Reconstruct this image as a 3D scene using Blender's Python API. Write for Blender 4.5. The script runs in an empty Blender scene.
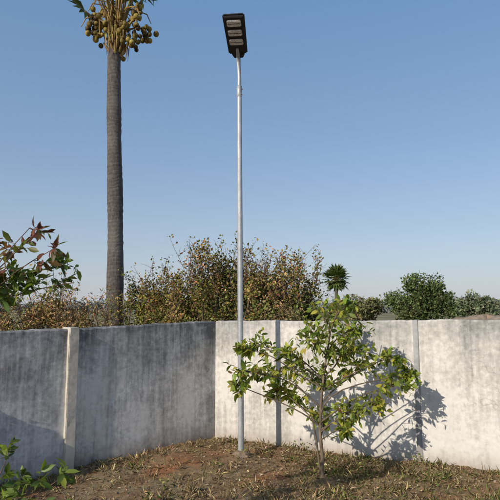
import bpy, bmesh, math, random
import numpy as np
from mathutils import Vector, Matrix
random.seed(7); rng=np.random.default_rng(7)
S=bpy.context.scene
S.view_settings.view_transform='Standard'; S.view_settings.look='None'; S.view_settings.exposure=0
col=S.collection

# ---------------------------------------------------------------- helpers
def newmat(name):
    m=bpy.data.materials.new(name); m.use_nodes=True
    nt=m.node_tree; nt.nodes.clear()
    out=nt.nodes.new('ShaderNodeOutputMaterial')
    return m,nt,out
def N(nt,t,**kw):
    n=nt.nodes.new(t)
    for k,v in kw.items():
        if k in n.inputs: n.inputs[k].default_value=v
        else: setattr(n,k,v)
    return n
def ramp(nt,fac,stops):
    r=nt.nodes.new('ShaderNodeValToRGB'); e=r.color_ramp.elements
    while len(e)<len(stops): e.new(0.5)
    for i,(p,c) in enumerate(stops):
        e[i].position=p; e[i].color=(c[0],c[1],c[2],1) if not np.isscalar(c) else (c,c,c,1)
    nt.links.new(fac,r.inputs[0]); return r.outputs[0]
def mix(nt,fac,a,b,mode='MIX'):
    m=nt.nodes.new('ShaderNodeMix'); m.data_type='RGBA'; m.blend_type=mode
    for s,i in ((fac,0),(a,6),(b,7)):
        if hasattr(s,'is_linked'): nt.links.new(s,m.inputs[i])
        elif np.isscalar(s): m.inputs[i].default_value=s
        else: m.inputs[i].default_value=(*s,1)
    return m.outputs[2]
def math_(nt,op,a,b=0.5,clamp=False):
    m=nt.nodes.new('ShaderNodeMath'); m.operation=op; m.use_clamp=clamp
    for s,i in ((a,0),(b,1)):
        if hasattr(s,'is_linked'): nt.links.new(s,m.inputs[i])
        else: m.inputs[i].default_value=s
    return m.outputs[0]
def noise(nt,vec,scale,detail=6,rough=0.6,mapscale=None,loc=(0,0,0)):
    if mapscale is not None:
        mp=nt.nodes.new('ShaderNodeMapping'); mp.inputs['Scale'].default_value=mapscale; mp.inputs['Location'].default_value=loc
        nt.links.new(vec,mp.inputs[0]); vec=mp.outputs[0]
    n=nt.nodes.new('ShaderNodeTexNoise'); n.inputs['Scale'].default_value=scale
    n.inputs['Detail'].default_value=detail; n.inputs['Roughness'].default_value=rough
    nt.links.new(vec,n.inputs['Vector']); return n.outputs['Fac']
def principled(nt,out,color,rough=0.8,metal=0,bump=None,bs=0.5,bd=0.02,spec=0.3):
    p=nt.nodes.new('ShaderNodeBsdfPrincipled')
    if hasattr(color,'is_linked'): nt.links.new(color,p.inputs['Base Color'])
    else: p.inputs['Base Color'].default_value=(*color,1)
    if hasattr(rough,'is_linked'): nt.links.new(rough,p.inputs['Roughness'])
    else: p.inputs['Roughness'].default_value=rough
    p.inputs['Metallic'].default_value=metal; p.inputs['Specular IOR Level'].default_value=spec
    if bump is not None:
        b=nt.nodes.new('ShaderNodeBump'); b.inputs['Strength'].default_value=bs; b.inputs['Distance'].default_value=bd
        nt.links.new(bump,b.inputs['Height']); nt.links.new(b.outputs[0],p.inputs['Normal'])
    nt.links.new(p.outputs[0],out.inputs[0]); return p
def objc(nt):
    return nt.nodes.new('ShaderNodeTexCoord').outputs['Object']
def mkobj(name,verts,faces,mat=None,parent=None,smooth=False,colors=None):
    me=bpy.data.meshes.new(name); me.from_pydata([tuple(v) for v in verts],[],[tuple(f) for f in faces]); 
    if smooth: me.polygons.foreach_set('use_smooth',[True]*len(me.polygons))
    if colors is not None:
        a=me.color_attributes.new('col','FLOAT_COLOR','POINT'); a.data.foreach_set('color',np.asarray(colors,dtype=np.float32).ravel())
    me.update(); o=bpy.data.objects.new(name,me); col.objects.link(o)
    if mat: me.materials.append(mat)
    if parent: o.parent=parent
    return o
def empty(name):
    e=bpy.data.objects.new(name,None); col.objects.link(e); return e

def leafmat(name,trans=0.35,rough=0.5,spec=0.3):
    m,nt,out=newmat(name)
    a=N(nt,'ShaderNodeAttribute',attribute_name='col')
    if trans<=0:
        d=nt.nodes.new('ShaderNodeBsdfDiffuse'); nt.links.new(a.outputs['Color'],d.inputs[0]); nt.links.new(d.outputs[0],out.inputs[0]); return m
    p=nt.nodes.new('ShaderNodeBsdfPrincipled'); p.inputs['Roughness'].default_value=rough; p.inputs['Specular IOR Level'].default_value=spec
    nt.links.new(a.outputs['Color'],p.inputs['Base Color'])
    t=nt.nodes.new('ShaderNodeBsdfTranslucent')
    c=mix(nt,1.0,a.outputs['Color'],(1.3,1.35,0.6),'MULTIPLY'); nt.links.new(c,t.inputs[0])
    mx=nt.nodes.new('ShaderNodeMixShader'); mx.inputs[0].default_value=trans
    nt.links.new(p.outputs[0],mx.inputs[1]); nt.links.new(t.outputs[0],mx.inputs[2]); nt.links.new(mx.outputs[0],out.inputs[0])
    return m
LEAF=leafmat('leaf'); LEAF_NEAR=leafmat('leaf_near',0.36,0.45,0.35); LEAF_FAR=leafmat('leaf_matte',0)

def unit(a): return a/np.maximum(np.linalg.norm(a,axis=1,keepdims=True),1e-9)
def rand_dirs(n,zbias=0.0,zs=1.0):
    d=rng.normal(size=(n,3)); d[:,2]=d[:,2]*zs+zbias; return unit(d)
def leaves(name,pos,dirs,length,width,cols,mat,parent=None,simple=False,droop=0.15,up=None):
    n=len(pos); d=unit(dirs); r=up if up is not None else rand_dirs(n,0.8)
    side=unit(np.cross(d,r)); nor=np.cross(side,d)
    L=np.asarray(length).reshape(-1,1)*np.ones((n,1)); W=np.asarray(width).reshape(-1,1)*np.ones((n,1))
    if simple:
        P=[pos, pos+d*L*0.45+side*W*0.5+nor*W*0.15, pos+d*L-nor*L*droop, pos+d*L*0.45-side*W*0.5+nor*W*0.15]
        V=np.stack(P,1).reshape(-1,3); k=4; F=np.array([[0,1,2],[0,2,3]])
    else:
        m1=pos+d*L*0.3-nor*W*0.08; m2=pos+d*L*0.65-nor*(W*0.08+L*droop*0.4); t=pos+d*L-nor*L*droop
        P=[pos,m1,m2,t, pos+d*L*0.28+side*W*0.42+nor*W*0.1, pos+d*L*0.62+side*W*0.46+nor*(W*0.1-L*droop*0.4),
           pos+d*L*0.28-side*W*0.42+nor*W*0.1, pos+d*L*0.62-side*W*0.46+nor*(W*0.1-L*droop*0.4)]
        V=np.stack(P,1).reshape(-1,3); k=8
        F=np.array([[0,4,1],[0,1,6],[4,5,1],[1,5,2],[1,2,7],[1,7,6],[5,3,2],[2,3,7]])
    F=(np.arange(n)[:,None,None]*k+F[None]).reshape(-1,3)
    me=bpy.data.meshes.new(name); me.vertices.add(len(V)); me.vertices.foreach_set('co',V.ravel())
    me.loops.add(F.size); me.loops.foreach_set('vertex_index',F.ravel().astype(np.int32))
    me.polygons.add(len(F)); me.polygons.foreach_set('loop_start',np.arange(0,F.size,3,dtype=np.int32))
    me.polygons.foreach_set('loop_total',np.full(len(F),3,dtype=np.int32))
    if not simple: me.polygons.foreach_set('use_smooth',np.ones(len(F),dtype=bool))
    me.update(calc_edges=True); 
    C=np.concatenate([cols,np.ones((n,1))],1); C=np.repeat(C,k,axis=0).astype(np.float32)
    a=me.color_attributes.new('col','FLOAT_COLOR','POINT'); a.data.foreach_set('color',C.ravel())
    me.materials.append(mat); o=bpy.data.objects.new(name,me); col.objects.link(o)
    if parent: o.parent=parent
    return o
def palette(n,cols,weights,var=0.25):
    c=np.array(cols)[rng.choice(len(cols),size=n,p=np.array(weights)/sum(weights))]
    return np.clip(c*(1+rng.normal(size=(n,1))*var),0.008,1)*(1+rng.normal(size=(n,3))*0.06)

class Tubes:
    def __init__(s): s.v=[]; s.f=[]
    def add(s,pts,rads,seg=6,cap=True):
        pts=[Vector(p) for p in pts]; base=len(s.v); n=len(pts)
        for i,p in enumerate(pts):
            t=(pts[min(i+1,n-1)]-pts[max(i-1,0)]).normalized()
            a=t.cross(Vector((0.31,0.95,0.02))).normalized(); 
            if a.length<0.1: a=t.cross(Vector((1,0,0))).normalized()
            b=t.cross(a)
            for j in range(seg):
                an=2*math.pi*j/seg; s.v.append(p+(a*math.cos(an)+b*math.sin(an))*rads[i])
        for i in range(n-1):
            for j in range(seg):
                s.f.append((base+i*seg+j,base+i*seg+(j+1)%seg,base+(i+1)*seg+(j+1)%seg,base+(i+1)*seg+j))
        if cap:   # caps on their own vertices, so smooth shading stays clean
            c0=len(s.v); s.v+=[s.v[base+j].copy() for j in range(seg)]; s.f.append(tuple(c0+j for j in range(seg)))
            c1=len(s.v); s.v+=[s.v[base+(n-1)*seg+j].copy() for j in range(seg)]; s.f.append(tuple(c1+j for j in reversed(range(seg))))
    def curve(s,a,b,ra,rb,wob=0.1,n=6,seg=6,sag=0.0):
        a=Vector(a); b=Vector(b); L=(b-a).length; pts=[]
        off=[Vector((random.gauss(0,1),random.gauss(0,1),random.gauss(0,.6)))*wob*L for _ in range(2)]
        for i in range(n+1):
            t=i/n; p=a.lerp(b,t)+off[0]*math.sin(math.pi*t)*0.6+off[1]*math.sin(2*math.pi*t)*0.3+Vector((0,0,sag*L*math.sin(math.pi*t)))
            pts.append(p)
        s.add(pts,[ra+(rb-ra)*i/n for i in range(n+1)],seg); return pts
    def obj(s,name,mat,parent=None,smooth=True): return mkobj(name,s.v,s.f,mat,parent,smooth)

def barkmat(name,c1,c2,sc=20,ms=(1,1,0.3)):
    m,nt,out=newmat(name); o=objc(nt); f=noise(nt,o,sc,6,0.65,ms)
    principled(nt,out,ramp(nt,f,[(0.3,c1),(0.7,c2)]),0.9,bump=f,bs=0.6,bd=0.01); return m
BARK=barkmat('bark',(0.06,0.045,0.03),(0.22,0.17,0.12)); TWIG=barkmat('twig',(0.08,0.05,0.035),(0.2,0.13,0.09))

# ---------------------------------------------------------------- geometry constants
CORNER=Vector((-0.55,8.08,0)); LD=Vector((-0.725,-0.689,0)).normalized(); RD=Vector((0.903,-0.430,0)).normalized()
def side_l(x,y): return (x-CORNER.x)*0.689-(y-CORNER.y)*0.725
def side_r(x,y): return -(x-CORNER.x)*0.430-(y-CORNER.y)*0.903
def inyard(x,y,m=0.04): return (side_l(x,y)>m)&(side_r(x,y)>m)
def hgt(x,y):
    h=0.02*np.sin(x*1.7+0.4)*np.cos(y*1.3)+0.012*np.sin(x*4.1+y*3.3)+0.008*np.sin(x*9.1-y*7.3)
    h=h+0.07*np.exp(-(((x+0.12)**2+(y-6.98)**2)/0.05))+0.05*np.exp(-((x-0.84)**2+(y-6.12)**2)/0.08)
    h=h+0.06*np.exp(-((x+1.0)**2+(y-6.7)**2)/0.10)+0.03*np.exp(-((x-0.3)**2+(y-6.0)**2)/0.08)
    fall=np.clip(1-(np.hypot(x,y-6)-10)/8,0,1)
    return h*fall

# ---------------------------------------------------------------- ground
def axis(lo,hi,st,far):
    a=np.arange(lo,hi+1e-6,st); g=[]; s=st; p=hi
    while p<far: s*=1.25; p+=s; g.append(p)
    g2=[]; s=st; p=lo
    while p>-far: s*=1.25; p-=s; g2.append(p)
    return np.array(g2[::-1]+list(a)+g)
xs=axis(-4,4.5,0.04,3000); ys=axis(4.5,9,0.04,3000)
X,Y=np.meshgrid(xs,ys); Z=hgt(X,Y)
nearm=(X>-4)&(X<4.5)&(Y>4.5)&(Y<9)
Z=Z+np.where(nearm,rng.normal(size=X.shape)*0.007,0)
V=np.stack([X,Y,Z],-1).reshape(-1,3); nx=len(xs); ny=len(ys)
I=np.arange((ny-1)*(nx-1)); r=I//(nx-1); c=I%(nx-1); b=r*nx+c
F=np.stack([b,b+1,b+nx+1,b+nx],1)
m,nt,out=newmat('ground_soil'); o=objc(nt)
n1=noise(nt,o,1.3,8,0.6); n2=noise(nt,o,9,8,0.7); n3=noise(nt,o,60,5,0.7); n4=noise(nt,o,0.12,4,0.5)
soil=ramp(nt,n2,[(0.3,(0.11,0.065,0.037)),(0.5,(0.23,0.145,0.082)),(0.7,(0.38,0.25,0.15))])
red=ramp(nt,n3,[(0.3,(0.23,0.10,0.05)),(0.7,(0.50,0.235,0.115))])
dry=ramp(nt,n3,[(0.3,(0.17,0.13,0.07)),(0.7,(0.43,0.34,0.21))])
def blob(cx,cy,r):
    vm=nt.nodes.new('ShaderNodeVectorMath'); vm.operation='DISTANCE'; nt.links.new(o,vm.inputs[0]); vm.inputs[1].default_value=(cx,cy,0)
    return math_(nt,'SUBTRACT',1.0,math_(nt,'MULTIPLY',vm.outputs['Value'],1/r),True)
bl=math_(nt,'MAXIMUM',blob(-1.0,6.75,0.7),math_(nt,'MAXIMUM',blob(0.15,6.3,0.4),blob(-0.3,7.5,0.4)))
n1b=math_(nt,'ADD',n1,math_(nt,'MULTIPLY',bl,0.20))
c2=mix(nt,ramp(nt,noise(nt,o,2.3,8,0.7,(1,1,1),(5,3,0)),[(0.45,0.0),(0.58,0.8)]),soil,dry)
c2=mix(nt,ramp(nt,math_(nt,'ADD',n1b,math_(nt,'MULTIPLY',math_(nt,'SUBTRACT',n2,0.5),0.35)),[(0.56,0.0),(0.70,0.85)]),c2,red)
far=mix(nt,ramp(nt,n4,[(0.4,0.0),(0.6,1.0)]),(0.30,0.24,0.15),(0.15,0.16,0.08))
sep=nt.nodes.new('ShaderNodeSeparateXYZ'); nt.links.new(o,sep.inputs[0])
fm=math_(nt,'MULTIPLY',math_(nt,'SUBTRACT',sep.outputs[1],12.0),0.1,True)
cc=mix(nt,fm,c2,far)
bsum=math_(nt,'ADD',n2,math_(nt,'MULTIPLY',n3,0.5))
principled(nt,out,cc,0.95,bump=bsum,bs=0.9,bd=0.035,spec=0.1)
mkobj('ground',V,F,m,smooth=True)

# ---------------------------------------------------------------- walls
def wallmat(name,light,dark,stain_amt,topdark,seed,dripw=0.3,foot_a=0.6,low=0.30,midw=0.55):
    m,nt,out=newmat(name); o=objc(nt)
    sep=nt.nodes.new('ShaderNodeSeparateXYZ'); nt.links.new(o,sep.inputs[0]); z=math_(nt,'MULTIPLY',sep.outputs[2],1/1.8)
    big=noise(nt,o,1.1,9,0.60,(1,1,1),(seed,0,0)); fine=noise(nt,o,14,8,0.7,(1,1,1),(seed,2,0)); micro=noise(nt,o,120,4,0.7)
    mid=noise(nt,o,4.5,8,0.68,(1,1,0.8),(seed,5,0))
    drip=noise(nt,o,3.0,8,0.7,(1.6,1,0.20),(seed*2,0,0)); drip2=noise(nt,o,15.0,5,0.6,(1.3,1,0.06),(seed*3,0,0))
    base=mix(nt,ramp(nt,fine,[(0.35,0.0),(0.7,1.0)]),light,tuple(v*0.82 for v in light))
    base=mix(nt,ramp(nt,mid,[(0.5,0.0),(0.7,midw)]),base,tuple(v*q for v,q in zip(light,(0.70,0.68,0.64))))
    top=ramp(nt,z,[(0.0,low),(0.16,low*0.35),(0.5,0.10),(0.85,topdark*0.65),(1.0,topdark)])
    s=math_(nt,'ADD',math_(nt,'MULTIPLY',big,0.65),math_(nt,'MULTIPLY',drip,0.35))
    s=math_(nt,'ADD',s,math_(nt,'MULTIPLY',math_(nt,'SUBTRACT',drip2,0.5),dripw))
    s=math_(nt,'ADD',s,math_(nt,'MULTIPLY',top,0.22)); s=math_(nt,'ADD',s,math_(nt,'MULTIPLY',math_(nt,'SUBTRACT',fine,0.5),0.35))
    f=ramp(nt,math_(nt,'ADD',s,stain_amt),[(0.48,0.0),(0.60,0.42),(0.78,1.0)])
    c=mix(nt,f,base,dark)
    foot=ramp(nt,math_(nt,'ADD',z,math_(nt,'MULTIPLY',math_(nt,'SUBTRACT',fine,0.5),0.14)),[(0.0,foot_a),(0.045,foot_a*0.6),(0.13,0.0)])
    c=mix(nt,foot,c,(0.27,0.19,0.13))
    vo=nt.nodes.new('ShaderNodeTexVoronoi'); vo.feature='DISTANCE_TO_EDGE'; vo.inputs['Scale'].default_value=0.9
    mpn=nt.nodes.new('ShaderNodeVectorMath'); mpn.operation='ADD'; nt.links.new(o,mpn.inputs[0])
    nn=nt.nodes.new('ShaderNodeTexNoise'); nn.inputs['Scale'].default_value=5; nt.links.new(o,nn.inputs[0])
    sc=nt.nodes.new('ShaderNodeVectorMath'); sc.operation='SCALE'; sc.inputs['Scale'].default_value=0.35; nt.links.new(nn.outputs['Color'],sc.inputs[0])
    nt.links.new(sc.outputs[0],mpn.inputs[1]); nt.links.new(mpn.outputs[0],vo.inputs['Vector'])
    ck=ramp(nt,vo.outputs[0],[(0.0,0.40),(0.005,0.0)])
    c=mix(nt,math_(nt,'MULTIPLY',ck,ramp(nt,big,[(0.48,0.0),(0.6,1.0)])),c,tuple(v*0.5 for v in dark))
    sp_=noise(nt,o,38,3,0.6,(1,1,0.6),(seed,9,0))
    c=mix(nt,math_(nt,'MULTIPLY',ramp(nt,sp_,[(0.66,0.0),(0.72,0.6)]),ramp(nt,top,[(0.0,0.15),(0.8,1.0)])),c,tuple(v*0.6 for v in dark))
    bm_=math_(nt,'ADD',math_(nt,'MULTIPLY',fine,1.0),math_(nt,'MULTIPLY',micro,0.35)); bm_=math_(nt,'ADD',bm_,math_(nt,'MULTIPLY',big,1.5))
    principled(nt,out,c,0.92,bump=bm_,bs=0.3,bd=0.010,spec=0.15)
    return m
def build_wall(name,d,length,h0,h1,th,mat,inward,pillars):
    root=empty(name)
    X=Vector((d.x,d.y,0)); inn=Vector(inward).normalized()
    M=Matrix(((X.x,-inn.x,0,CORNER.x),(X.y,-inn.y,0,CORNER.y),(0,0,1,0),(0,0,0,1)))
    root.matrix_world=M
    n=int(length/0.06); vs=[];fs=[]
    for i in range(n+1):
        x=length*i/n; H=h0+(h1-h0)*min(x/3.2,1.3)+0.006*math.sin(x*2.3)+0.004*math.sin(x*7.7)+random.gauss(0,0.0028)
        wob=0.004*math.sin(x*1.3+1)
        row=[(x,wob,-0.3),(x,wob,0.4),(x,wob+0.002,0.9),(x,wob,1.4),(x,wob,H-0.02),(x,wob+0.012+random.random()*0.003,H),(x,th-0.012,H+random.gauss(0,0.002)),(x,th,H-0.015),(x,th,-0.3)]
        vs+=row
    k=9
    for i in range(n):
        for j in range(k-1): 
            a=i*k+j; fs.append((a,a+1,a+k+1,a+k))
    fs.append(tuple(range(k))); fs.append(tuple(n*k+j for j in reversed(range(k))))
    body=mkobj('plastered_panel',vs,fs,mat,None); body.parent=root
    bm=bmesh.new(); bm.from_mesh(body.data); bmesh.ops.recalc_face_normals(bm,faces=bm.faces); bm.to_mesh(body.data); bm.free()
    for (px,w,pr,dh,pm) in pillars:
        bm=bmesh.new(); bmesh.ops.create_cube(bm,size=1)
        H=h0+(h1-h0)*min(px/3.2,1.3)+dh
        bmesh.ops.scale(bm,vec=(w,pr+th+0.02,H+0.3),verts=bm.verts)
        bmesh.ops.translate(bm,vec=(px,(-pr+th+0.02)/2,(H-0.3)/2),verts=bm.verts)
        bmesh.ops.bevel(bm,geom=bm.edges[:],offset=0.008,segments=2,affect='EDGES')
        bmesh.ops.subdivide_edges(bm,edges=[e for e in bm.edges if e.calc_length()>1],cuts=14)
        for v in bm.verts: v.co.x+=random.gauss(0,0.0015); v.co.y+=random.gauss(0,0.0012)
        me=bpy.data.meshes.new('pillar'); bm.to_mesh(me); bm.free(); me.materials.append(pm)
        p=bpy.data.objects.new('pillar',me); col.objects.link(p); p.parent=root
    return root
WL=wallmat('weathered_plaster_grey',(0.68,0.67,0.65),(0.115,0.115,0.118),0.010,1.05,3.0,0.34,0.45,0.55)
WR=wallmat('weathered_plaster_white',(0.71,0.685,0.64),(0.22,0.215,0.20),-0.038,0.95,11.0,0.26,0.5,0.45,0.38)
PL=wallmat('pillar_plaster',(0.64,0.59,0.51),(0.3,0.28,0.25),-0.06,0.5,7.0)
PR=wallmat('pillar_cement',(0.42,0.42,0.42),(0.2,0.2,0.2),0.0,0.5,9.0)
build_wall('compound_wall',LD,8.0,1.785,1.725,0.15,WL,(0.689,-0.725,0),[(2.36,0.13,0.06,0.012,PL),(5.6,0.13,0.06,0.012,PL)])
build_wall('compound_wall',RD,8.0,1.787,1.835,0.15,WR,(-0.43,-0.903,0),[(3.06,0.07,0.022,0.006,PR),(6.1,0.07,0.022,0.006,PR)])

# ---------------------------------------------------------------- street lamp
lamp=empty('solar_street_lamp')
m,nt,out=newmat('galvanised_steel'); o=objc(nt); f=noise(nt,o,14,5,0.6,(1,1,0.35)); f2=noise(nt,o,55,3,0.5)
principled(nt,out,ramp(nt,math_(nt,'ADD',math_(nt,'MULTIPLY',f,0.6),math_(nt,'MULTIPLY',f2,0.4)),[(0.32,(0.27,0.285,0.30)),(0.52,(0.38,0.40,0.415)),(0.7,(0.52,0.54,0.55))]),0.5,metal=0.25,bump=f2,bs=0.12,bd=0.003,spec=0.5)
GALV=m
m,nt,out=newmat('black_casing'); o=objc(nt); f=noise(nt,o,30,4,0.6); principled(nt,out,ramp(nt,f,[(0.3,(0.010,0.010,0.011)),(0.7,(0.020,0.020,0.022))]),0.5,spec=0.4); BLK=m
m,nt,out=newmat('led_lens'); o=objc(nt); f=noise(nt,o,70,2,0.5); principled(nt,out,ramp(nt,f,[(0.35,(0.42,0.42,0.42)),(0.65,(0.80,0.80,0.79))]),0.2,spec=0.7); LENS=m
m,nt,out=newmat('solar_cell'); o=objc(nt); f=noise(nt,o,6,2,0.5); principled(nt,out,ramp(nt,f,[(0.3,(0.01,0.015,0.05)),(0.7,(0.02,0.03,0.08))]),0.15,spec=0.6); CELL=m
m,nt,out=newmat('concrete_footing'); o=objc(nt); f=noise(nt,o,25,6,0.7); principled(nt,out,ramp(nt,f,[(0.3,(0.14,0.095,0.065)),(0.7,(0.30,0.22,0.16))]),0.95,bump=f,bs=0.6,bd=0.02); CONC=m
PB=Vector((-0.12,6.98,0)); PT=Vector((-0.155,6.96,5.20))
t=Tubes()
NP=24; t.add([PB+Vector((0,0,-0.3))]+[PB.lerp(PT,i/NP) for i in range(NP+1)],[0.043]+[0.042-0.008*i/NP for i in range(NP+1)],24); t.obj('pole',GALV,lamp)
t=Tubes(); t.add([PB.lerp(PT,0.35),PB.lerp(PT,0.352),PB.lerp(PT,0.354)],[0.0400,0.0412,0.0400],24)
t.add([PT+Vector((0,0,-0.16)),PT+Vector((0,0,-0.155)),PT+Vector((0,0,-0.08)),PT+Vector((0,0,0.005)),PT+Vector((0,0,0.01))],[0.035,0.038,0.038,0.038,0.03],24)
for dz in (-0.12,-0.04):
    t.add([PT+Vector((-0.05,0,dz)),PT+Vector((0.05,0,dz))],[0.007,0.007],6)
t.obj('clamp_collar',GALV,lamp)
yaw=Vector((-0.055,-0.60,0)).normalized(); tilt=math.radians(20)
U=(yaw*math.cos(tilt)+Vector((0,0,math.sin(tilt)))).normalized()
W_=U.cross(Vector((0,0,1))).normalized(); Nn=W_.cross(U).normalized()
if Nn.z<0: Nn=-Nn
O=Vector((-0.172,6.93,5.68))
def HP(u,w,n): return O+U*u+W_*w+Nn*n
def hbox(name,u0,u1,w,n0,n1,mat,taper=1.0,bev=0.008,wc=0.0):
    bm=bmesh.new(); vv=[]
    for (u,s) in ((u0,1.0),(u1,taper)):
        for (a,b) in ((-1,n0),(1,n0),(1,n1),(-1,n1)):
            vv.append(bm.verts.new(HP(u,wc+a*w*s/2,b)))
    for q in ((0,1,2,3),(7,6,5,4),(0,4,5,1),(1,5,6,2),(2,6,7,3),(3,7,4,0)): bm.faces.new([vv[i] for i in q])
    bmesh.ops.recalc_face_normals(bm,faces=bm.faces)
    if bev: bmesh.ops.bevel(bm,geom=bm.edges[:],offset=bev,segments=3,affect='EDGES')
    me=bpy.data.meshes.new(name); bm.to_mesh(me); bm.free(); me.materials.append(mat)
    ob=bpy.data.objects.new(name,me); col.objects.link(ob); ob.parent=lamp; return ob
hbox('housing',0.0,0.66,0.275,0.0,0.055,BLK,1.10,0.018)
hbox('neck',-0.08,0.02,0.13,0.004,0.045,BLK,1.6,0.010)
hbox('solar_panel',0.03,0.63,0.25,0.056,0.062,CELL,1.08,0.001)
hbox('led_bay',0.13,0.64,0.245,-0.014,0.004,BLK,1.05,0.006)
for i,u in enumerate((0.19,0.345,0.50)):
    hbox('lens_frame',u-0.012,u+0.112,0.215,-0.022,-0.010,BLK,1.0,0.004)
    hbox('led_lens',u,u+0.10,0.195,-0.034,-0.016,LENS,1.0,0.012)
    hbox('lens_rib',u+0.047,u+0.053,0.17,-0.037,-0.031,BLK,1.0,0.0)
hbox('motion_sensor',0.075,0.11,0.035,-0.018,0.004,LENS,0.9,0.008)
t=Tubes(); t.add([PT+Vector((0,0,-0.14)),PT+Vector((0.0,-0.005,0.15)),PT.lerp(HP(-0.07,0.008,-0.028),0.85),HP(-0.05,0.006,-0.03),HP(0.03,0.0,-0.024),HP(0.12,0.0,-0.016)],[0.027,0.026,0.026,0.026,0.024,0.02],14)
t.obj('mounting_arm',GALV,lamp)
t=Tubes(); t.add([PT+Vector((0.02,-0.03,-0.1)),PT+Vector((0.024,-0.034,0.1)),PT+Vector((0.012,-0.035,0.3)),HP(0.0,-0.03,-0.01)],[0.005]*4,6); t.obj('cable',BLK,lamp)
vs=[];fs=[];R=7;Sg=20
for i in range(R):
    rr=0.02+0.14*i/(R-1); 
    for j in range(Sg):
        a=2*math.pi*j/Sg; q=rr*(1+0.12*math.sin(3*a+i))
        vs.append((PB.x+q*math.cos(a),PB.y+q*math.sin(a),0.11-0.10*(i/(R-1))**1.6+random.gauss(0,0.004)))
for i in range(R-1):
    for j in range(Sg): fs.append((i*Sg+j,i*Sg+(j+1)%Sg,(i+1)*Sg+(j+1)%Sg,(i+1)*Sg+j))
mkobj('footing',vs,fs,CONC,lamp,True)

# ---------------------------------------------------------------- generic leafy sprays
def spray(T,P,D,a,b,ra,nl,spread):
    pts=T.curve(a,b,ra,ra*0.35,0.08,4,4)
    L=(Vector(b)-Vector(a)).normalized()
    for k in range(nl):
        tt=0.2+0.8*(k+random.random()*0.6)/nl; i=min(int(tt*4),3); fr=min(tt*4-i,1)
        p=pts[i].lerp(pts[i+1],fr)
        r=Vector((random.gauss(0,1),random.gauss(0,1),random.gauss(0,1))); r=(r-L*r.dot(L)).normalized()
        d=(L*(0.45+0.5*(tt>0.9))+r*spread+Vector((0,0,-0.15))).normalized()
        P.append(tuple(p)); D.append(tuple(d))
    return pts

# ---------------------------------------------------------------- young tree in front of the wall
tree=empty('young_broadleaf_tree'); T=Tubes(); P=[];D=[]
tb=Vector((0.84,6.12,-0.05))
trunk=[tb,tb+Vector((0.012,0,0.3)),tb+Vector((-0.012,0.01,0.6)),tb+Vector((0.01,0.01,0.95)),tb+Vector((0.05,0,1.3)),tb+Vector((0.13,0,1.75)),tb+Vector((0.25,0,2.1))]
T.add(trunk,[0.027,0.022,0.019,0.016,0.013,0.010,0.005],10)
T.curve(tb+Vector((0.02,0.02,0)),tb+Vector((-0.10,0.08,0.75)),0.013,0.009,0.04,6,8)
clumps=[(.16,1.92,.31),(.42,1.76,.26),(-.12,1.66,.26),(.22,1.50,.30),(-.70,1.54,.20),(-.86,1.26,.22),(-.56,1.18,.25),(-.28,1.26,.26),
(.10,1.16,.27),(.52,1.22,.27),(.90,1.10,.23),(.80,1.44,.17),(.28,.84,.22),(-.26,.86,.19),(.02,.68,.17),(.60,.90,.18),(.30,2.04,.15),(-.42,1.46,.15),(-.98,1.08,.13),(1.06,1.24,.14),(-.5,.95,.15),(.45,1.5,.22),(-.9,1.5,.12),(.24,.62,.12)]
def trunk_at(z):
    for i in range(len(trunk)-1):
        if trunk[i].z<=z<=trunk[i+1].z: return trunk[i].lerp(trunk[i+1],(z-trunk[i].z)/(trunk[i+1].z-trunk[i].z))
    return trunk[-1]
for (dx,z,r) in clumps:
    dy=random.uniform(-0.38,0.38)*(1.0 if abs(dx)<0.7 else 0.6)
    c=Vector((tb.x+dx,tb.y+dy,z)); zb=max(0.45,min(z-0.20-0.28*abs(dx),1.7)); a=trunk_at(zb)
    pts=T.curve(a,c,0.009,0.005,0.10,8,6,0.08)
    nt_=int(10+r*44)
    for k in range(nt_):
        s=pts[random.randint(3,8)]
        dv=Vector((random.gauss(0,1),random.gauss(0,1),random.gauss(0.15,0.8))).normalized()
        e=c+dv*r*random.uniform(0.45,1.2)
        if (e-s).length>r*1.6: s=c
        spray(T,P,D,s,e,0.003,random.randint(4,7),0.8)
P=np.array(P);D=np.array(D); n=len(P); print('tree leaves',n)
cl=palette(n,[(0.15,0.205,0.030),(0.23,0.285,0.042),(0.36,0.37,0.06),(0.46,0.40,0.08),(0.28,0.16,0.06),(0.07,0.115,0.024)],[3.4,5,3.4,1.2,0.5,1.4],0.2)
Ls=rng.uniform(0.055,0.115,n)
leaves('leaves',P,D,Ls,Ls*0.46,cl,LEAF_NEAR,tree,False,0.22)
T.obj('trunk',BARK,tree)

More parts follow.
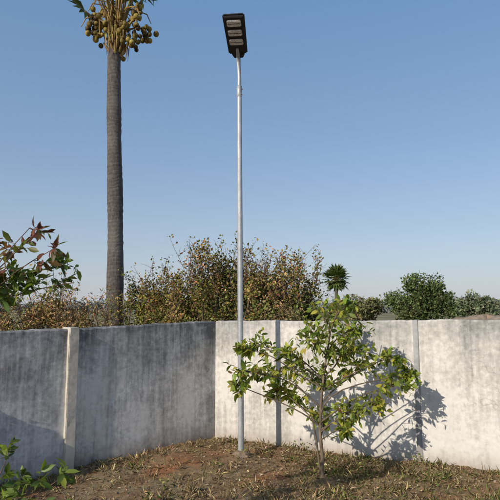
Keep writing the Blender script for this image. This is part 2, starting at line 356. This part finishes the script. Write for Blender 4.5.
# ---------------------------------------------------------------- foreground shrub at the left edge
shrub=empty('leafy_shrub'); T=Tubes(); P=[];D=[];G=[]
sb=Vector((-2.05,3.05,0))
ends=[(-1.06,3.0,2.15,0),(-1.12,3.15,2.26,0),(-1.28,2.95,2.44,1),(-1.38,3.1,2.50,1),(-1.20,3.05,2.20,0),(-1.45,3.0,2.12,0),(-1.5,3.2,2.30,0),(-1.42,2.9,2.34,1),(-1.18,2.95,2.34,1),(-1.38,3.05,2.2,0),
(-1.75,2.6,2.5,0),(-2.3,3.3,2.6,0),(-2.5,2.8,2.3,0),(-1.9,3.5,2.2,0),(-2.1,2.6,2.0,0),(-1.75,3.2,2.6,1),(-1.9,3.0,1.7,0),(-2.2,3.2,1.5,0)]
for (x,y,z,g) in ends:
    e=Vector((x,y,z)); st=sb+Vector((0.1*random.random(),0,1.5+random.random()*0.3))
    pts=T.curve(st,e,0.007,0.0025,0.04,8,6,0.06 if z<2.4 else 0.0)
    n0=len(P)
    for q in range(7):
        i=random.randint(4,8); s=pts[i]; dv=Vector((random.gauss(0.5 if x>-1.6 else 0,0.7),random.gauss(0,0.7),random.gauss(0.1,0.5))).normalized()
        spray(T,P,D,s,s+dv*random.uniform(0.06,0.13),0.0018,random.randint(5,7),0.7)
    G+= [g]*(len(P)-n0)
for (x,y,z) in [(-1.38,3.1,0.98),(-1.22,3.0,1.0),(-1.12,3.05,1.00),(-1.34,2.9,0.90),(-1.45,3.1,1.10),(-1.2,2.9,0.88),(-1.6,3.0,1.0),(-1.28,3.0,0.95),(-1.05,3.0,0.9)]:
    pts=T.curve(sb+Vector((0.25,0,0.45)),(x,y,z),0.007,0.003,0.05,6,6,0.03); n0=len(P)
    for q in range(6):
        s=pts[random.randint(4,6)]; dv=Vector((random.gauss(0.1,0.6),random.gauss(0,0.6),random.gauss(0.4,0.4))).normalized()
        spray(T,P,D,s,s+dv*random.uniform(0.06,0.12),0.0018,random.randint(5,6),0.7)
    G+=[0]*(len(P)-n0)
for k in range(5): T.curve(sb+Vector((random.gauss(0,.05),random.gauss(0,.05),-0.05)),sb+Vector((random.uniform(0,.1),random.gauss(0,.08),1.7)),0.022,0.009,0.04,6,8)
T.curve(sb+Vector((0.02,0,0)),sb+Vector((0.25,0,0.46)),0.014,0.009,0.04,6,8)
P=np.array(P);D=np.array(D);G=np.array(G);n=len(P)
g1=palette(n,[(0.10,0.15,0.028),(0.17,0.23,0.04),(0.06,0.09,0.02)],[3,3,1.2],0.2); g2=palette(n,[(0.17,0.06,0.035),(0.14,0.09,0.04),(0.15,0.17,0.04)],[2.4,2,2.6],0.2)
Ls=rng.uniform(0.045,0.09,n)
leaves('leaves',P,D,Ls,Ls*0.42,np.where(G[:,None]==1,g2,g1),LEAF_NEAR,shrub,False,0.25)
T.obj('stems',TWIG,shrub)

# ---------------------------------------------------------------- bushes
def bush(name,x,y,rx,ry,h,nl,cols,w,size=(0.05,0.10),nc=26,twigs=14,z0=0.2,var=0.25,mat=None,wr=0.5,wisp=0.5,yard=False):
    root=empty(name); T=Tubes(); base=Vector((x,y,0)); PP=[];DD=[];CI=[]
    per=nl//nc
    for i in range(nc):
        a=random.uniform(0,2*math.pi); q=math.sqrt(random.random()); 
        zt=h*math.sqrt(max(0.05,1-q*q*0.8))*random.uniform(0.80,1.10); z=z0+(zt-z0)*(random.random()**0.40)
        c=Vector((x+rx*q*math.cos(a),y+ry*q*math.sin(a),z)); 
        T.curve(base+Vector((random.gauss(0,.12)*rx,random.gauss(0,.12)*rx,-0.05)),c,0.012+0.006*h,0.006,0.08,5,5)
        rr=np.array([rx*0.28,ry*0.33,h*0.115])*random.uniform(0.55,1.25)
        p=rng.normal(size=(per,3)); p=p/np.linalg.norm(p,axis=1,keepdims=True)*rng.uniform(0.2,1,(per,1))**0.5*1.1
        d=unit(p*1.0+rng.normal(size=p.shape)*0.8+np.array([0,0,0.2]))
        tint=np.array([random.uniform(0.85,1.35),1,1])*random.uniform(0.65,1.4)
        PP.append(p*rr+np.array(c)); DD.append(d); CI.append(np.tile(tint,(per,1)))
    for i in range(twigs):
        a=random.uniform(0,2*math.pi); q=random.uniform(0.1,0.95)
        s=Vector((x+rx*q*math.cos(a),y+ry*q*math.sin(a),h*0.72)); e=s+Vector((random.gauss(0,0.28)*wisp*2,random.gauss(0,0.2),h*random.uniform(0.20,0.44)))
        pts=T.curve(s,e,0.008,0.003,0.10,6,4)
        k=random.randint(10,70); idx=rng.integers(0,7,k); pp=np.array([np.array(pts[j]) for j in idx])+rng.normal(size=(k,3))*0.06
        PP.append(pp); DD.append(rand_dirs(k,0.2)); CI.append(np.tile(np.array([random.uniform(0.95,1.5),1,1])*random.uniform(0.7,1.2),(k,1)))
        for u in range(4):
            s2=pts[random.randint(2,5)]; T.curve(s2,s2+Vector((random.gauss(0,.16),random.gauss(0,.16),random.uniform(0.02,0.24))),0.005,0.0025,0.08,4,3)
    PP=np.concatenate(PP);DD=np.concatenate(DD);CI=np.concatenate(CI)
    if yard: k=inyard(PP[:,0],PP[:,1],0.03); PP=PP[k];DD=DD[k];CI=CI[k]
    n=len(PP)
    Ls=rng.uniform(size[0],size[1],n); c=palette(n,cols,w,var)*CI
    leaves('leaves',PP,DD,Ls,Ls*wr,c,mat or LEAF_FAR,root,True,0.1)
    T.obj('stems',TWIG,root); return root
GRN=[(0.09,0.12,0.028),(0.14,0.165,0.038),(0.22,0.20,0.065),(0.22,0.13,0.07),(0.33,0.25,0.13)]
wA=[4,4,3.0,1.0,0.7]; wB=[2,3.2,3.4,2.3,1.4]; wC=[0.8,1.8,3.4,1.0,5]
sz=(0.045,0.092)
bush('bush',-2.1,12.2,0.8,0.7,2.80,8000,GRN,wA,sz,38,twigs=16,wr=0.6)
bush('bush',-1.25,11.6,0.8,0.7,3.15,10500,GRN,wB,sz,46,twigs=22,wr=0.6)
bush('bush',-0.45,12.2,0.75,0.7,3.20,9500,GRN,wA,sz,44,twigs=22,wr=0.6)
bush('bush',0.30,11.7,0.8,0.7,3.05,9500,GRN,wB,sz,44,twigs=24,wr=0.6)
bush('bush',1.0,12.3,0.7,0.7,3.05,8200,GRN,wB,sz,40,twigs=24,wr=0.6)
bush('bush',1.5,12.6,0.35,0.5,2.5,3200,GRN,wA,sz,twigs=8,nc=18,wr=0.6)
bush('bush',-2.9,12.8,0.6,0.6,2.5,3600,GRN,wA,sz,twigs=6,nc=20)
bush('dry_bush',-4.6,10.2,0.8,0.6,2.15,4200,GRN,wC,twigs=14,nc=30,wr=0.3)
bush('dry_bush',-3.6,10.0,0.7,0.6,2.1,3800,GRN,wC,twigs=14,nc=30,wr=0.3)
bush('dry_bush',-3.0,9.8,0.5,0.5,2.05,2600,GRN,wC,twigs=10,nc=20,wr=0.3)
bush('bush',-4.25,10.9,0.6,0.6,2.45,3600,GRN,wA,sz,twigs=6,nc=20)
bush('bush',-5.6,10.6,0.8,0.6,2.35,3600,GRN,wB,sz,twigs=8,nc=20)
bush('bush',-1.9,10.2,0.6,0.5,2.2,3400,GRN,wB,sz,twigs=5,nc=20)
bush('bush',-1.0,10.3,0.6,0.5,2.35,3600,GRN,wA,sz,twigs=4,nc=20)
bush('bush',0.0,10.2,0.6,0.5,2.3,3600,GRN,wB,sz,twigs=4,nc=20)
bush('bush',0.8,10.4,0.5,0.5,2.25,3200,GRN,wC,sz,twigs=5,nc=20)
bush('bush',3.1,17.5,1.0,0.8,2.05,2600,GRN,wB,twigs=6,nc=20)
bush('unseen_shadow_shrub',-3.12,5.30,0.34,0.32,1.25,3000,GRN,wA,size=(0.06,0.1),twigs=2,nc=22,yard=True)  # out of view, added to cast the shadow low on the left wall

# ---------------------------------------------------------------- broadleaf trees, distance
def btree(name,x,y,rx,h,zc,nl,cols,w,size,nc=40,var=0.2,tr=0.18):
    root=empty(name); T=Tubes(); base=Vector((x,y,-0.1)); PP=[];DD=[];CI=[]
    top=base+Vector((0.1,0,zc*0.75)); T.curve(base,top,tr,tr*0.7,0.03,6,8)
    rz=(h-zc)
    for i in range(nc):
        v=Vector((random.gauss(0,1),random.gauss(0,1),random.gauss(0.1,1))).normalized()*random.uniform(0.35,0.95)
        c=Vector((x+v.x*rx,y+v.y*rx,zc+v.z*rz)); T.curve(top,c,tr*0.3,tr*0.08,0.06,5,5)
        per=nl//nc; p=rand_dirs(per)*rng.uniform(0.3,1.0,(per,1)); r=rx*random.uniform(0.12,0.32)
        PP.append(p*np.array([r,r,r*0.75])+np.array(c)); DD.append(unit(p+rng.normal(size=p.shape)*0.7)); CI.append(np.full(per,random.uniform(0.65,1.35)))
    PP=np.concatenate(PP);DD=np.concatenate(DD);CI=np.concatenate(CI);n=len(PP)
    Ls=rng.uniform(size[0],size[1],n)
    leaves('leaves',PP,DD,Ls,Ls*0.6,palette(n,cols,w,var)*CI[:,None],LEAF_FAR,root,True,0.1); T.obj('trunk',BARK,root)
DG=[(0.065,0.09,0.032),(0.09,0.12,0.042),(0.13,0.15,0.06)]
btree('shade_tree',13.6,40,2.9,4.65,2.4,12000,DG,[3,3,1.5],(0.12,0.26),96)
btree('shade_tree',26.5,60,3.0,3.6,1.8,5000,[(0.13,0.16,0.09),(0.18,0.20,0.12)],[1,1],(0.25,0.45),40)  # distance haze blended into the leaf colours
btree('shade_tree',32.0,70,3.2,3.4,1.8,5000,[(0.17,0.19,0.13),(0.21,0.22,0.16)],[1,1],(0.25,0.45),40)  # farther off, so more haze mixed into its greens
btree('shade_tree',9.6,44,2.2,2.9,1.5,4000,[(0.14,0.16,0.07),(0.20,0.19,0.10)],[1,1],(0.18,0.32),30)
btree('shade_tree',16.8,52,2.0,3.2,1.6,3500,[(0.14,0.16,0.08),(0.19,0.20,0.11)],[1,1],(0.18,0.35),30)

# distant tree line: one mass, haze painted into its pale grey leaf colours
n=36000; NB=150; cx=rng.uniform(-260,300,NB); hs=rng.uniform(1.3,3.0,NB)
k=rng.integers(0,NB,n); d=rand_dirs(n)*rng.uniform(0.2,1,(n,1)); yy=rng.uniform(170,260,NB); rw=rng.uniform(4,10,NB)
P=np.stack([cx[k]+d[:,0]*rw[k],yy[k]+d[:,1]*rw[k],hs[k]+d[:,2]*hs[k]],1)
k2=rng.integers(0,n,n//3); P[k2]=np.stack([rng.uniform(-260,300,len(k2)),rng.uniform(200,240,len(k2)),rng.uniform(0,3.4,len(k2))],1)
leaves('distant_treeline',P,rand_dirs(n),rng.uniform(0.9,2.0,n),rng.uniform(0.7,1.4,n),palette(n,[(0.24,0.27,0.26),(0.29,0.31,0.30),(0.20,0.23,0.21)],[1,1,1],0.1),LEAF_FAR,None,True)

# soil heap beyond wall at right
vs=[];fs=[];R=10;Sg=40
for i in range(R):
    for j in range(Sg):
        a=2*math.pi*j/Sg; q=i/(R-1)
        vs.append((15.0+6.5*q*math.cos(a),32+3*q*math.sin(a),(1.45*(1-q**1.7))*(1+0.12*math.sin(a*5+i))+random.gauss(0,0.04)-0.05*q))
for i in range(R-1):
    for j in range(Sg): fs.append((i*Sg+j,i*Sg+(j+1)%Sg,(i+1)*Sg+(j+1)%Sg,(i+1)*Sg+j))
m,nt,out=newmat('heap_soil'); o=objc(nt); f=noise(nt,o,2,8,0.7); principled(nt,out,ramp(nt,f,[(0.3,(0.22,0.16,0.11)),(0.7,(0.40,0.32,0.24))]),0.95,bump=f,bs=0.8,bd=0.2); mkobj('soil_heap',vs,fs,m,None,True)

# ---------------------------------------------------------------- palmyra palms
m,nt,out=newmat('palm_trunk_bark'); o=objc(nt)
sep=nt.nodes.new('ShaderNodeSeparateXYZ'); nt.links.new(o,sep.inputs[0])
n1=noise(nt,o,3,6,0.6); n2=noise(nt,o,22,6,0.7,(1,1,0.35))
ph=math_(nt,'ADD',math_(nt,'MULTIPLY',sep.outputs[2],62.0),math_(nt,'MULTIPLY',n1,16.0)); rg=math_(nt,'SINE',ph)
rg01=math_(nt,'ADD',math_(nt,'MULTIPLY',rg,0.5),0.5)
cc=ramp(nt,n2,[(0.3,(0.06,0.052,0.048)),(0.55,(0.125,0.11,0.10)),(0.75,(0.20,0.18,0.165))])
cc=mix(nt,math_(nt,'MULTIPLY',ramp(nt,rg01,[(0.0,1.0),(0.25,0.0)]),0.3),cc,(0.035,0.03,0.027))
cc=mix(nt,ramp(nt,noise(nt,o,1.1,5,0.6,(1,1,0.6)),[(0.5,0.0),(0.66,0.5)]),cc,(0.20,0.185,0.17))
bb=math_(nt,'ADD',math_(nt,'MULTIPLY',rg01,0.4),n2); principled(nt,out,cc,0.95,bump=bb,bs=0.6,bd=0.02,spec=0.1); PALMB=m
m,nt,out=newmat('palm_fruit'); o=objc(nt); f=noise(nt,o,3.2,4,0.6); principled(nt,out,ramp(nt,f,[(0.36,(0.03,0.018,0.010)),(0.46,(0.10,0.07,0.02)),(0.57,(0.27,0.20,0.045)),(0.72,(0.40,0.33,0.09))]),0.6,spec=0.2); FRUIT=m
m,nt,out=newmat('palm_stalk'); o=objc(nt); f=noise(nt,o,5,5,0.6); principled(nt,out,ramp(nt,f,[(0.3,(0.12,0.07,0.03)),(0.52,(0.30,0.19,0.06)),(0.72,(0.32,0.33,0.08))]),0.7,bump=f,bs=0.4,bd=0.02); STALK=m
def palm(name,base,top,r0,r1,fruit=True,nleaf=22,pl=1.3,fan=1.0,emin=52,emax=88,lod=1,extra=()):
    root=empty(name); base=Vector(base); top=Vector(top); H=top.z
    T=Tubes(); npt=int(H*12/lod); pts=[];rs=[]
    for i in range(npt+1):
        t=i/npt; p=base.lerp(top,t)+Vector((0.05*math.sin(t*5),0,0)); pts.append(p)
        flare=0.10*math.exp(-t*14); rs.append(r0+(r1-r0)*t+flare+(0.003*(i%2)+random.gauss(0,0.0035)+0.006*math.sin(i*0.23))/lod**0.5)
    T.add(pts,rs,18); T.obj('trunk',PALMB,root)
    T=Tubes(); FV=[];FF=[]
    for k in range(34 if lod==1 else 8):
        a=k*2.4; z=top.z-0.45+0.75*k/34*(1 if lod==1 else 4); s=Vector((top.x+r1*0.7*math.cos(a),top.y+r1*0.7*math.sin(a),z))
        e=s+Vector((math.cos(a)*random.uniform(.10,.25),math.sin(a)*random.uniform(.10,.25),random.uniform(0.18,0.42)))
        T.add([s,s.lerp(e,0.5)+Vector((0,0,-0.02)),e],[0.055,0.04,0.022],5)
    L_=[(k*2.399+random.random()*0.4,emin+(emax-emin)*(k/nleaf)+random.uniform(-3,3),pl*random.uniform(0.85,1.2)) for k in range(nleaf)]+list(extra)
    for (a,el,L) in L_:
        el=math.radians(el)
        dr=Vector((math.cos(a)*math.cos(el),math.sin(a)*math.cos(el),math.sin(el)))
        s=top+Vector((math.cos(a)*r1*.5,math.sin(a)*r1*.5,0.15)); e=s+dr*L
        T.add([s,s.lerp(e,0.5)+Vector((0,0,0.04)),e],[0.035,0.022,0.016],6)
        sd=dr.cross(Vector((0,0,1))).normalized(); up=sd.cross(dr).normalized(); ns=18 if lod==1 else 9; R_=fan*random.uniform(0.85,1.15)
        for q in range(ns):
            b0=math.radians(-115+230*(q)/ns); b1=math.radians(-115+230*(q+1)/ns); bm_=(b0+b1)/2
            def pt(b,r,h): return e+(dr*math.cos(b)+sd*math.sin(b))*r+up*h
            i0=len(FV); FV+= [e,pt(b0,R_*0.55,0.0),pt(bm_,R_*0.58,0.045),pt(b1,R_*0.55,0.0),pt(bm_,R_*random.uniform(0.9,1.05),-0.08)]
            FF+= [(i0,i0+1,i0+2),(i0,i0+2,i0+3),(i0+1,i0+4,i0+2),(i0+2,i0+4,i0+3)]
    cl=palette(len(FV)//5,[(0.08,0.11,0.03),(0.12,0.15,0.045)],[1,1],0.15); cl=np.repeat(np.concatenate([cl,np.ones((len(cl),1))],1),5,axis=0)
    mkobj('fronds',FV,FF,LEAF,root,False,cl)
    if fruit:
        bm=bmesh.new()
        def cluster(a,out_,z0,z1,nf):
            d=Vector((math.cos(a),math.sin(a),0)); s=top+Vector((0,0,0.25)); mid=s+d*out_*0.6+Vector((0,0,0.22)); e=top+d*out_+Vector((0,0,z1))
            m2=top+d*out_*1.05+Vector((0,0,z0)); T.add([s,mid,m2,e],[0.03,0.026,0.022,0.014],6)
            for j in range(nf):
                t=j/(nf-1); p=m2.lerp(e,t)+Vector((random.gauss(0,.10),random.gauss(0,.10),random.gauss(0,.03)))
                r=random.uniform(0.055,0.085)
                bmesh.ops.create_icosphere(bm,subdivisions=2,radius=r,matrix=Matrix.Translation(p)@Matrix.Diagonal((1,1,1.1,1)))
                bmesh.ops.create_icosphere(bm,subdivisions=1,radius=r*0.5,matrix=Matrix.Translation(p+Vector((0,0,r*0.75)))@Matrix.Diagonal((1.2,1.2,0.6,1)))
        for (a,o_,z0,z1,nf) in [(math.radians(185),.54,.80,-.05,20),(math.radians(350),.54,.60,-.25,20),(math.radians(15),.84,.50,.15,12),(math.radians(215),.46,.50,.05,10),(math.radians(310),.42,.42,-.20,10),(math.radians(165),.68,1.0,.55,8),(math.radians(90),.5,.3,-.2,8),(math.radians(350),.66,.95,.6,7)]:
            cluster(a,o_,z0,z1,nf)
        me=bpy.data.meshes.new('fruit'); bm.to_mesh(me); bm.free(); me.polygons.foreach_set('use_smooth',[True]*len(me.polygons)); me.materials.append(FRUIT)
        ob=bpy.data.objects.new('fruit',me); col.objects.link(ob); ob.parent=root
        for k in range(26):
            a=random.uniform(0,6.28); s=top+Vector((0,0,0.4+random.random()*0.4)); d=Vector((math.cos(a),math.sin(a),0)); L=random.uniform(0.3,0.9)
            T.add([s,s+d*L*0.5+Vector((0,0,0.25)),s+d*L+Vector((0,0,0.12)),s+d*L*1.15+Vector((0,0,-0.15))],[0.018,0.016,0.018,0.010],5)
        for k in range(60):
            a=random.uniform(0,6.28); s=top+Vector((math.cos(a)*r1,math.sin(a)*r1,random.uniform(-0.1,0.6))); d=Vector((math.cos(a),math.sin(a),0)); o_=random.uniform(0.05,0.2)
            T.add([s,s+d*o_+Vector((0,0,-0.06)),s+d*o_*0.9+Vector((0,0,-0.2-random.random()*0.4))],[0.016,0.014,0.004],4)
    T.obj('petioles',STALK,root)
palm('palmyra_palm',(-3.50,13.0,-0.1),(-3.68,13.0,9.28),0.225,0.175,True,26,1.9,1.0,64,88,1,[(3.0,44,1.2),(4.2,54,2.0)])
palm('palmyra_palm',(10.3,60,-0.1),(10.35,60,5.3),0.24,0.18,False,44,0.8,1.05,-60,85,3)

# ---------------------------------------------------------------- ground cover in yard
def scatter(n,x0,x1,y0,y1):
    x=rng.uniform(x0,x1,n);y=rng.uniform(y0,y1,n); k=inyard(x,y); return x[k],y[k]
def bare(x,y): return np.exp(-((x+1.0)**2+(y-6.75)**2)/0.16)+np.exp(-((x-0.1)**2+(y-6.3)**2)/0.08)
tx,ty=scatter(3000,-3.6,4.2,4.6,8.3)
dens=0.38+0.35*np.sin(tx*1.9+1)*np.cos(ty*2.3)+0.30*(tx>0.7)+0.25*(side_l(tx,ty)<0.35)+0.35*(side_r(tx,ty)<0.3)-0.7*bare(tx,ty)
k=rng.uniform(size=len(tx))<dens; tx=tx[k];ty=ty[k]
PP=[];DD=[];LL=[];CC=[]
for x,y in zip(tx,ty):
    nb=rng.integers(8,30); r=rng.uniform(0.02,0.14); p=rng.normal(size=(nb,2))*r
    px=x+p[:,0];py=y+p[:,1]; k=inyard(px,py,0.01); px=px[k];py=py[k]; nb=len(px)
    if nb==0: continue
    d=np.stack([p[k,0]/r*0.35+rng.normal(size=nb)*0.5,p[k,1]/r*0.35+rng.normal(size=nb)*0.5,np.ones(nb)*rng.uniform(0.2,0.85)],1)
    PP.append(np.stack([px,py,hgt(px,py)-0.005],1)); DD.append(d); LL.append(rng.uniform(0.03,0.11,nb)*rng.uniform(0.5,1.4))
    g=rng.uniform()<(0.26 if x>0.6 else 0.09)
    CC.append(palette(nb,[(0.13,0.17,0.04),(0.20,0.21,0.07)] if g else [(0.46,0.36,0.19),(0.34,0.25,0.13),(0.22,0.18,0.09)],[1,1] if g else [2,1.5,1],0.22))
PP=np.concatenate(PP);DD=np.concatenate(DD);LL=np.concatenate(LL);CC=np.concatenate(CC); print('grass',len(PP))
leaves('grass',PP,DD,LL,np.full(len(PP),0.0042),CC,LEAF_FAR,None,True,0.25)
x,y=scatter(220,-3.4,4.2,4.8,8.2); k=rng.uniform(size=len(x))<(0.12+0.45*(x>0.5)); x=x[k];y=y[k]
PP=[];DD=[]
for a,b in zip(x,y):
    nb=rng.integers(8,22); p=rng.normal(size=(nb,3))*np.array([0.05,0.05,0.02]); z=np.abs(p[:,2])+rng.uniform(0.01,0.10,nb)
    q=np.stack([a+p[:,0],b+p[:,1],hgt(a+p[:,0],b+p[:,1])+z],1); k=inyard(q[:,0],q[:,1],0.03); PP.append(q[k]); DD.append(rand_dirs(nb,0.3)[k])
PP=np.concatenate(PP);DD=np.concatenate(DD); L=rng.uniform(0.02,0.05,len(PP))
leaves('weeds',PP,DD,L,L*0.6,palette(len(PP),[(0.10,0.14,0.035),(0.16,0.19,0.05),(0.24,0.22,0.07)],[2,2,1.5],0.2),LEAF_FAR,None,True,0.1)
x,y=scatter(24000,-3.6,4.2,4.6,8.3)
w=np.exp(-((x-0.8)**2+(y-6.3)**2)/1.3)+0.8*np.exp(-(side_l(x,y)/0.25)**2)+0.7*np.exp(-(side_r(x,y)/0.3)**2)+0.35*(np.sin(x*5+2)*np.cos(y*4)>0)+0.18-0.4*bare(x,y)
k=rng.uniform(size=len(x))<w*0.6; x=x[k];y=y[k]; n=len(x)
L=rng.uniform(0.012,0.060,n)
leaves('leaf_litter',np.stack([x,y,hgt(x,y)+rng.uniform(0.004,0.022,n)],1),rand_dirs(n,0,0.22),L,L*rng.uniform(0.15,0.55,n),palette(n,[(0.22,0.13,0.07),(0.36,0.25,0.14),(0.12,0.075,0.045),(0.50,0.40,0.26)],[3,3,2,1.4],0.22),LEAF_FAR,None,True,0.12,up=rand_dirs(n,2.5))
x,y=scatter(1500,-3.6,4.2,4.8,8.2); bm=bmesh.new()
for a,b in zip(x,y):
    s=0.005+0.018*rng.uniform()**3; mt=Matrix.Translation((a,b,float(hgt(a,b))+s*0.3))@Matrix.Rotation(rng.uniform(0,6),4,'Z')@Matrix.Diagonal((rng.uniform(.8,1.5),1,rng.uniform(.5,.9),1))
    bmesh.ops.create_icosphere(bm,subdivisions=1,radius=s,matrix=mt)
for v in bm.verts: v.co+=Vector((random.gauss(0,.0015),random.gauss(0,.0015),random.gauss(0,.0015)))
me=bpy.data.meshes.new('pebbles'); bm.to_mesh(me); bm.free()
m,nt,out=newmat('pebble'); o=objc(nt); f=noise(nt,o,8,3,0.6); principled(nt,out,ramp(nt,f,[(0.35,(0.16,0.10,0.06)),(0.55,(0.27,0.18,0.12)),(0.7,(0.33,0.28,0.22))]),0.9); me.materials.append(m)
col.objects.link(bpy.data.objects.new('pebbles',me))

# ---------------------------------------------------------------- light
el=math.radians(27); az=math.radians(40.5)
dv=Vector((math.sin(az)*math.cos(el),math.cos(az)*math.cos(el),-math.sin(el)))
sun=bpy.data.lights.new('sun','SUN'); sun.energy=4.3; sun.angle=math.radians(0.5); sun.color=(1.0,0.90,0.76)
so=bpy.data.objects.new('sun',sun); col.objects.link(so); so.rotation_euler=dv.to_track_quat('-Z','Y').to_euler()
w=bpy.data.worlds.new('World'); S.world=w; w.use_nodes=True; nt=w.node_tree
sk=nt.nodes.new('ShaderNodeTexSky'); sk.sky_type='NISHITA'; sk.sun_disc=False; sk.sun_elevation=el; sk.sun_rotation=az+math.pi
sk.air_density=1.0; sk.dust_density=0.8; sk.ozone_density=2.4; sk.altitude=0
# low-lying haze: the sky pales towards the horizon
tc=nt.nodes.new('ShaderNodeTexCoord'); sp=nt.nodes.new('ShaderNodeSeparateXYZ'); nt.links.new(tc.outputs['Generated'],sp.inputs[0])
hz=ramp(nt,sp.outputs[2],[(0.0,0.85),(0.10,0.60),(0.28,0.45),(0.55,0.45),(1.0,0.20)])
hc=ramp(nt,sp.outputs[2],[(0.0,(0.46,0.475,0.53)),(0.12,(0.40,0.46,0.56)),(0.30,(0.285,0.425,0.62)),(0.6,(0.17,0.36,0.64))])
hc=mix(nt,1.0,hc,(10.0,10.0,10.0),'MULTIPLY')
skc=mix(nt,hz,sk.outputs[0],hc)
bg=nt.nodes['Background']; bg.inputs[1].default_value=0.115; nt.links.new(skc,bg.inputs[0])
# ---------------------------------------------------------------- camera
cam=bpy.data.cameras.new('camera'); cam.sensor_width=36; cam.lens=36; cam.clip_end=6000; cam.clip_start=0.05
co=bpy.data.objects.new('camera',cam); col.objects.link(co); co.location=(0,0,2.0); co.rotation_euler=(math.radians(90+6.6),0,0); S.camera=co
